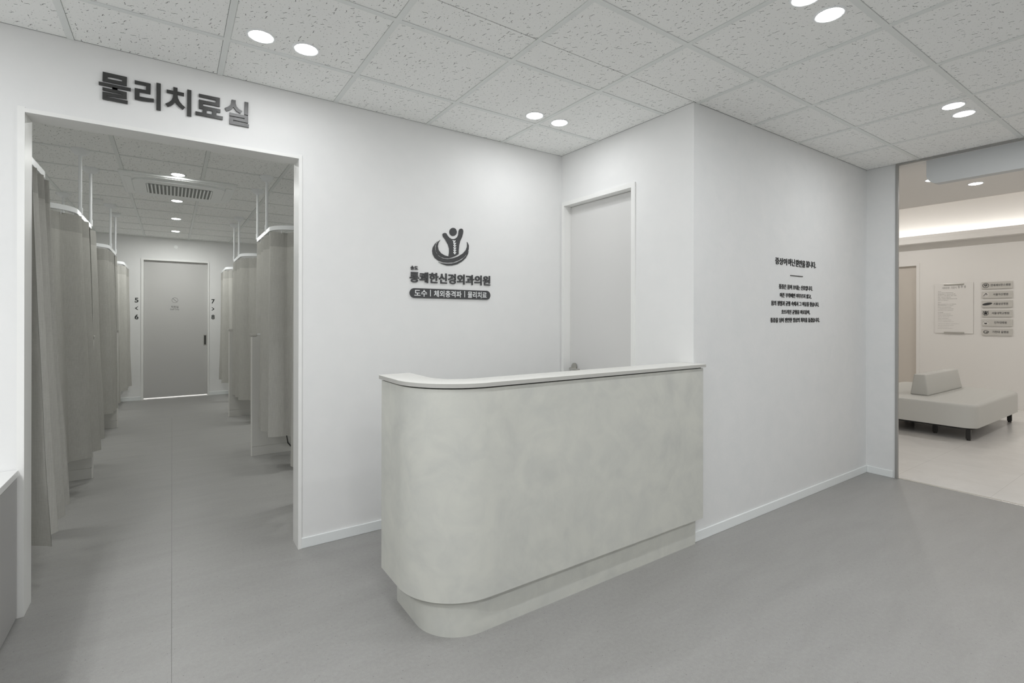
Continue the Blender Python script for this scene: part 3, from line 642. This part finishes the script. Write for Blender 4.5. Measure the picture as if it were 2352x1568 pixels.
for s, xa, side in ((1, XR, 'right'), (-1, XLF, 'left')):
    for yc, which in ((5.39, 'nearest'), (7.68, 'second')):
        rail(u_path(s, xa, yc), [(s * xa, yc - .32), (s * xa, yc + .27)] + ([(-0.943, 6.965)] if (s < 0 and yc > 7) else []),
             f'white curtain rail round the {which} partition on the {side} of the aisle')
    a = arc(0, 0, 0.16, 180, 90, 7)
    p = [(s * xa, YA2 + 0.01)] + [(s * (xa + .16 + x), 3.70 + y) for x, y in a] + [(s * 1.75, 3.86)]
    rail(p, [(s * 1.6, 3.86)], f'white curtain rail just inside the doorway on the {side}')
    a = arc(0, 0, 0.20, 270, 180, 9)
    p = [(s * 1.75, 9.02)] + [(s * (xa + .2 + x), 9.22 + y) for x, y in a] + [(s * xa, YE - 0.01)]
    rail(p, [(s * 1.6, 9.02)], f'white curtain rail against the end wall on the {side} of the aisle')

def resample(path, step):
    out = [Vector(path[0])]; 
    P = [Vector(p) for p in path]
    acc = 0.0; L = [0.0]
    for a, b in zip(P, P[1:]): L.append(L[-1] + (b - a).length)
    n = max(8, int(L[-1] / step)); out = []
    k = 0
    for i in range(n + 1):
        d = L[-1] * i / n
        while k < len(P) - 2 and L[k + 1] < d: k += 1
        t = (d - L[k]) / max(1e-9, L[k + 1] - L[k]); out.append(P[k].lerp(P[k + 1], t))
    return out, L[-1]
def curtain(lab, path, zt=2.085, zb=0.27, pitch=0.105, amp=0.026, flare=(0, 0), seed=1, stretch=0.0):
    """a pleated cloth hung along a plan path. flare = (dx,dy) drift of the hem"""
    rnd = random.Random(seed)
    pts, L = resample(path, 0.0055); n = len(pts)
    knots = [0.0]; 
    while knots[-1] < L: knots.append(knots[-1] + pitch * rnd.uniform(0.62, 1.45))
    lev = [rnd.uniform(0.55, 1.15) * (1 if k % 2 else -1) for k in range(len(knots))]
    def wave(d):
        k = max(i for i in range(len(knots)) if knots[i] <= d + 1e-9); k = min(k, len(knots) - 2)
        t = (d - knots[k]) / (knots[k + 1] - knots[k]); t = min(1, max(0, t))
        e = t * t * t * (t * (t * 6 - 15) + 10); e = 0.8 * t + 0.2 * e
        return lev[k] * (1 - e) + lev[k + 1] * e
    cx = sum(p.x for p in pts) / n; cy = sum(p.y for p in pts) / n
    t = empty('curtain', (cx, cy, zt), lab, 'curtain', 'grey linen cubicle curtains along the therapy aisle')
    nrm = []
    for i in range(n):
        d = pts[min(i + 2, n - 1)] - pts[max(i - 2, 0)]; d.normalize(); nrm.append(Vector((-d.y, d.x)))
    wv = [wave(L * i / (n - 1)) for i in range(n)]
    def P(i, z):
        h = (zt - z) / (zt - zb)
        a = amp * (1.0 + 0.6 * h)
        w = noise.noise(Vector((i * 0.012, z * 1.3, seed * 7.1))) * 0.012 * (0.3 + h)
        q = pts[i] + nrm[i] * (wv[i] * a + w) + Vector(flare) * (h ** 1.25)
        q.y += stretch * h * min(1.0, i / (n * 0.6))
        return (q.x, q.y, z + 0.006 * noise.noise(Vector((i * 0.02, 3.0, seed))))
    def sheet(name, za, zb_, rows, m):
        bm = NB(); R = []
        for k in range(rows + 1):
            z = za + (zb_ - za) * k / rows; R.append([bm.verts.new(P(i, z)) for i in range(n)])
        for A, B in zip(R, R[1:]):
            for i in range(n - 1): bm.faces.new((A[i], A[i + 1], B[i + 1], B[i]))
        o = obj(name, bm, m, t, 180); md = o.modifiers.new('thick', 'SOLIDIFY'); md.thickness = 0.0018; md.offset = 0; md.use_rim = False; return o
    sheet('cloth', zt - 0.125, zb + 0.10, 22, M['cloth'])
    o = sheet('header_band', zt, zt - 0.125, 3, M['cloth_band']); o['label'] = 'stiff stitched top band'
    sheet('hem', zb + 0.10, zb, 2, M['cloth'])
    first = None
    for i in range(6, n - 2, max(8, int(0.11 / 0.0055))):
        q = pts[i]
        if first is None:
            hk = NB(); cyl(hk, (q.x, q.y, zt - 0.012), (q.x, q.y, RZ - 0.0375), 0.0022, 6); first = (obj('hook', hk, M['white'], t), q)
        else:
            c = first[0].copy(); COL.objects.link(c); c.location = (q.x - first[1].x, q.y - first[1].y, 0)
    return t
def wrap(s, xa, yc, end, deep):
    p = [(s * deep, yc - .72)] + [(s * (xa + .20 + x), yc - .52 + y) for x, y in arc(0, 0, .20, 270, 180, 9)] + [(s * xa, yc + end)]
    return p
def wrap2(s, xa, yc, start, deep):
    return [(s * xa, yc + start)] + [(s * (xa + .12 + x), yc + .24 + y) for x, y in arc(0, 0, .12, 180, 90, 7)] + [(s * deep, yc + .36)]
SIDE = {1: 'right', -1: 'left'}
def near_door(s, xa, deep): return [(s * xa, YA2 + 0.03)] + [(s * (xa + .16 + x), 3.70 + y) for x, y in arc(0, 0, .16, 180, 90, 7)] + [(s * deep, 3.86)]
def far_end(s, xa, deep): return [(s * deep, 9.02)] + [(s * (xa + .2 + x), 9.22 + y) for x, y in arc(0, 0, .20, 270, 180, 9)] + [(s * xa, YE - 0.05)]
curtain('grey curtain nearest the doorway on the left, close to the door frame', near_door(-1, XLF, 0.95), zb=0.235, pitch=0.078, amp=0.036, flare=(0.045, 0.0), stretch=0.27, seed=3)
curtain('grey curtain on the left wrapping the near face of the first low partition', wrap(-1, XLF, 5.39, -0.27, 1.0), zb=0.25, pitch=0.115, amp=0.046, flare=(0.035, 0.19), seed=11)
curtain('grey curtain on the left just beyond the first low partition', wrap2(-1, XLF, 5.39, 0.03, 0.9), zb=0.25, pitch=0.085, amp=0.036, flare=(0.03, 0.12), seed=5)
curtain('grey curtain on the left wrapping the near face of the second partition', wrap(-1, XLF, 7.68, -0.25, 1.0), zb=0.25, pitch=0.10, amp=0.042, flare=(0.02, 0.17), seed=8)
curtain('grey curtain on the left just beyond the second partition', wrap2(-1, XLF, 7.68, 0.03, 0.9), zb=0.25, pitch=0.09, amp=0.026, flare=(0.02, 0.1), seed=9)
curtain('dark grey curtain on the left against the end wall, beside numeral five', far_end(-1, XLF, 0.95), zb=0.26, pitch=0.12, amp=0.030, flare=(0.01, 0.02), seed=21)
curtain('narrow strip of grey curtain showing beside the right door frame', near_door(1, XR, 1.1), zb=0.28, pitch=0.10, amp=0.036, seed=31)
curtain('broad grey curtain on the right before the first partition', wrap(1, XR, 5.39, -0.05, 1.25), zb=0.30, pitch=0.10, amp=0.038, seed=33)
curtain('grey curtain on the right seen above the top of the first partition', wrap2(1, XR, 5.39, 0.04, 1.2), zb=0.30, pitch=0.085, amp=0.036, seed=34)
curtain('grey curtain on the right before the second partition', wrap(1, XR, 7.68, -0.05, 1.2), zb=0.30, pitch=0.11, amp=0.036, seed=41)
curtain('grey curtain on the right just beyond the second partition', wrap2(1, XR, 7.68, 0.04, 1.2), zb=0.30, pitch=0.085, amp=0.036, seed=42)
curtain('grey curtain on the right against the end wall, beside numeral seven', far_end(1, XR, 1.1), zb=0.28, pitch=0.11, amp=0.036, seed=51)

# low partitions between the cubicles
for s, xe, xw in ((1, 0.632, 2.9), (-1, 0.537, 2.75)):
    for yc, which in ((5.40, 'first'), (7.69, 'second')):
        t = empty('low_partition', (s * (xe + 1.0), yc, 0), f'low grey partition with a pale edge, {which} on the {SIDE[s]} of the aisle', 'partition', 'low partitions between the treatment cubicles')
        bm = NB(); box(bm, s * (xe + 0.012), s * xw, yc - 0.015, yc + 0.015, 0.0895, 1.172); obj('panel', bm, M['panel'], t)
        bm = NB(); box(bm, s * (xe + 0.012), s * xw, yc - 0.015, yc + 0.015, 0.0, 0.086); box(bm, s * (xe + 0.02), s * xw, yc - 0.012, yc + 0.012, 0.085, 0.091); o = obj('kickboard', bm, M['panel'], t)
        bm = NB(); box(bm, s * xe, s * (xe + 0.012), yc - 0.016, yc + 0.016, 0.0, 1.172, 0.002); obj('edge_strip', bm, M['panel_edge'], t)
        bm = NB(); box(bm, s * xe, s * xw, yc - 0.016, yc + 0.016, 1.172, 1.180, 0.002); obj('top_cap', bm, M['white'], t)
        bm = NB(); box(bm, s * (xe - 0.006), s * (xe + 0.05), yc - 0.022, yc + 0.022, 1.158, 1.184, 0.004); o = obj('corner_clip', bm, M['alu'], t); o['label'] = 'bright metal corner clip'
bm = NB(); tube(bm, [(1.02, 5.18, 0.55), (0.93, 5.20, 0.34), (0.915, 5.2, 0.22), (0.93, 5.2, 0.13), (0.98, 5.2, 0.06), (1.10, 5.2, 0.012), (1.5, 5.2, 0.009)], 0.006, 8)
o = obj('power_cable', bm, M['cable'], smooth=60); tag(o, 'black cable curling down below the broad right curtain to the floor', 'cable')

# ceiling cassette air conditioner
ac = empty('air_conditioner', (0.066, 5.97, H), 'white ceiling cassette air conditioner over the therapy aisle', 'air conditioner')
ax0, ax1, ay0, ay1 = -0.395, 0.527, 5.535, 6.44
bm = NB(); box(bm, ax0, ax1, ay0, ay1, H - 0.022, H + 0.002, 0.010, 3); obj('frame', bm, M['ac'], ac, 40)
bm = NB()
def rrect(x0, x1, y0, y1, r, n=6):
    return arc(x1 - r, y0 + r, r, -90, 0, n) + arc(x1 - r, y1 - r, r, 0, 90, n) + arc(x0 + r, y1 - r, r, 90, 180, n) + arc(x0 + r, y0 + r, r, 180, 270, n)
prism(bm, [(x, y) for x, y in rrect(ax0 + .09, ax1 - .09, ay0 + .13, ay1 - .05, 0.10)], H - 0.040, H - 0.020)
obj('centre_panel', bm, M['ac'], ac, 30)
gx0, gx1, gy0, gy1 = -0.205, 0.340, 5.79, 6.24
bm = NB(); prism(bm, rrect(gx0, gx1, gy0, gy1, 0.03, 4), H - 0.0408, H - 0.040); gr = obj('grille_recess', bm, M['ac_dark'], ac)
for k in range(18):
    x = gx0 + 0.012 + k * (gx1 - gx0 - 0.024) / 17
    bm = NB(); box(bm, x - 0.0065, x + 0.0065, gy0 + 0.006, gy1 - 0.006, H - 0.050, H - 0.0405, 0.002); obj('grille_slat', bm, M['ac'], gr)
for (x0, x1, y0, y1) in ((ax0 + .10, ax1 - .10, ay0 + .035, ay0 + .095), (ax0 + .03, ax0 + .085, ay0 + .14, ay1 - .14), (ax1 - .085, ax1 - .03, ay0 + .14, ay1 - .14)):
    bm = NB(); box(bm, x0, x1, y0, y1, H - 0.0275, H - 0.020, 0.003); obj('louvre_flap', bm, M['ac'], ac)

bm = NB(); lathe(bm, [(0.0, 0.0), (0.055, 0.0), (0.055, -0.014), (0.040, -0.020), (0.036, -0.040), (0.022, -0.050), (0.0, -0.050)], (-0.687, 7.11, H), 28)
o = obj('smoke_detector', bm, M['ac'], smooth=40); tag(o, 'small round white smoke detector on the therapy room ceiling', 'smoke detector')
bm = NB(); cyl(bm, (0.055, YE, 2.50), (0.055, YE - 0.012, 2.50), 0.028, 24); cyl(bm, (0.055, YE - .012, 2.50), (0.055, YE - 0.04, 2.50), 0.010, 12)
o = obj('wall_sensor', bm, M['ac'], smooth=40); tag(o, 'tiny white sensor high on the end wall above the grey door', 'sensor')

# ================================================================ LAMPS
def lamp_light(name, x, y, z, watts, col, parent=None, spread=180, size=0.09):
    l = bpy.data.lights.new(name, 'AREA'); l.shape = 'DISK'; l.size = size; l.energy = watts; l.color = col; l.spread = math.radians(spread)
    o = bpy.data.objects.new(name, l); COL.objects.link(o); o.location = (x, y, z)
    if parent is not None: o.parent = parent; o.location = Vector((x, y, z)) - parent.location
    return o
proto = {}
FRONT, MID, LEFTB = 0.30, 0.62, 4.6
def downlight(x, y, lab, watts, col, group, z=H, r=0.050, spread=180):
    t = empty('downlight', (x, y, z), lab, 'ceiling light', group)
    if 'lens' not in proto:
        bm = NB(); lathe(bm, [(0.0, -0.008), (0.035, -0.0075), (0.046, -0.006), (0.050, -0.0035), (0.050, 0.002)], (x, y, z), 40); proto['lens'] = obj('lens', bm, M['lens'], t, 60)
        bm = NB(); lathe(bm, [(0.050, -0.003), (0.056, -0.005), (0.061, -0.003), (0.062, 0.002)], (x, y, z), 40); proto['trim'] = obj('trim_ring', bm, M['white'], t, 60)
    else:
        for k in ('lens', 'trim'):
            c = proto[k].copy(); COL.objects.link(c); c.parent = t
    lamp_light('downlight_lamp', x, y, z - 0.012, watts, col, t, spread)
    return t
G1 = 'recessed downlights of the front ceiling'
for x, y, lab in [(0.338, 2.549, 'left lamp of the pair of downlights near the therapy doorway lettering'), (0.534, 2.549, 'right lamp of the pair of downlights near the therapy doorway lettering'),
                  (1.918, 2.553, 'left lamp of the downlight pair above the desk recess corner'), (2.124, 2.553, 'right lamp of the downlight pair above the desk recess corner'),
                  (2.113, 0.990, 'downlight cut off by the top edge of the picture'), (2.313, 0.990, 'large downlight just below the one at the top picture edge'),
                  (3.925, 0.988, 'upper lamp of the downlight pair near the waiting room opening'), (4.131, 0.988, 'lower lamp of the downlight pair near the waiting room opening')]:
    downlight(x, y, lab, P_MAIN * (FRONT if y > 2 else MID), C_MAIN, G1)
for x, y in [(0.33, 0.99), (0.53, 0.99), (-1.25, 2.55), (-1.05, 2.55), (-1.5, 0.99), (-1.3, 0.99), (0.33, -0.6), (0.53, -0.6), (2.11, -0.6), (2.31, -0.6), (3.93, -0.6), (4.13, -0.6), (-1.4, -0.6), (-1.2, -0.6), (0.4, -2.2), (2.2, -2.2), (4.0, -2.2)]:
    lamp_light('unseen_ceiling_light', x, y, H - 0.012, P_MAIN * (FRONT if y > 2 else 2 if y < -2 else 1) * (LEFTB if x < -1 and y < 2 else 1.3 if x < -1 else 1) * 0.74, C_MAIN)
G2 = 'single downlights along the therapy aisle'
for y, lab in ((5.462, 'aisle downlight at the near edge of the air conditioner'), (6.703, 'aisle downlight just beyond the air conditioner'), (7.93, 'third downlight along the therapy aisle, counted from the doorway'), (9.098, 'farthest aisle downlight, closest to the grey end door')):
    downlight(0.045, y, lab, P_THERAPY * (1.9 if y > 9 else 0.85), C_THER, G2)
lamp_light('unseen_ceiling_light', 0.045, 4.25, H - 0.012, P_THERAPY * 0.7, C_THER)
for s in (-1, 1):
    for y in (4.2, 6.5, 8.8): lamp_light('unseen_ceiling_light', s * 2.2, y, H - 0.012, P_THERAPY * 2.0, C_THER, None, 75)  # unseen fill lamps added over the cubicles, their bounce brightens the therapy ceiling
G3 = 'recessed downlights of the waiting room'
downlight(6.367, 1.436, 'thin bright downlight on the waiting room ceiling', P_WAIT * 0.3, C_WAIT, G3)
downlight(5.870, 1.625, 'waiting room downlight half hidden behind the rounded overdoor cover', P_WAIT * 0.3, C_WAIT, G3)
for x, y in [(8.9, 0.6), (8.9, 3.2), (8.9, -1.6)]:
    z = H if x < 7.1 else 3.25
    lamp_light('unseen_ceiling_light', x, y, z - 0.012, P_WAIT * 1.6, C_WAIT)
lamp_light('unseen_ceiling_light', 0.06, 10.75, H - 0.05, P_STAFF, (1, 1, 1))

# ================================================================ WAITING SOFA
sf = empty('waiting_sofa', (8.15, 2.25, 0), 'pale grey double-sided leatherette bench sofa on black legs', 'sofa')
sx0, sx1, sy0, sy1 = 7.18, 9.10, 1.615, 2.86
bm = NB(); prism(bm, rrect(sx0, sx1, sy0, sy1, 0.13, 8), 0.142, 0.400)
es = [e for e in bm.edges if all(abs(v.co.z - 0.400) < 1e-5 for v in e.verts)]
bmesh.ops.bevel(bm, geom=es, offset=0.035, segments=5, affect='EDGES', profile=0.5)
for v in bm.verts:
    if v.co.z > 0.398: v.co.z += 0.0
obj('seat', bm, M['leather'], sf, 50)
bm = NB()
yb0, yb1, yt0, yt1, bx0, bx1, z0, z1 = 2.14, 2.325, 2.175, 2.29, 7.60, 8.92, 0.399, 0.655
vs = [bm.verts.new(c) for c in ((bx0, yb0, z0), (bx1, yb0, z0), (bx1, yb1, z0), (bx0, yb1, z0), (bx0 + .01, yt0, z1), (bx1 - .06, yt0, z1), (bx1 - .06, yt1, z1), (bx0 + .01, yt1, z1))]
for q in ((0, 1, 2, 3), (4, 5, 6, 7), (0, 1, 5, 4), (1, 2, 6, 5), (2, 3, 7, 6), (3, 0, 4, 7)): bm.faces.new([vs[i] for i in q])
bmesh.ops.bevel(bm, geom=list(bm.edges), offset=0.016, segments=3, affect='EDGES', profile=0.5)
obj('backrest', bm, M['leather'], sf, 50)
bm = NB(); prism(bm, rrect(sx0 + .03, sx1 - .03, sy0 + .03, sy1 - .03, 0.10, 6), 0.122, 0.142); obj('base_frame', bm, M['iron'], sf)
for x, y in ((7.255, 1.69), (8.98, 1.69), (7.255, 2.78), (8.98, 2.78), (7.40, 2.02), (8.1, 2.45)):
    bm = NB(); box(bm, x - 0.021, x + 0.021, y - 0.021, y + 0.021, 0.018, 0.122, 0.002); lg = obj('leg', bm, M['iron'], sf)
    bm = NB(); cyl(bm, (x, y, 0.0005), (x, y, 0.018), 0.018, 18); obj('foot', bm, M['iron'], lg, 40)
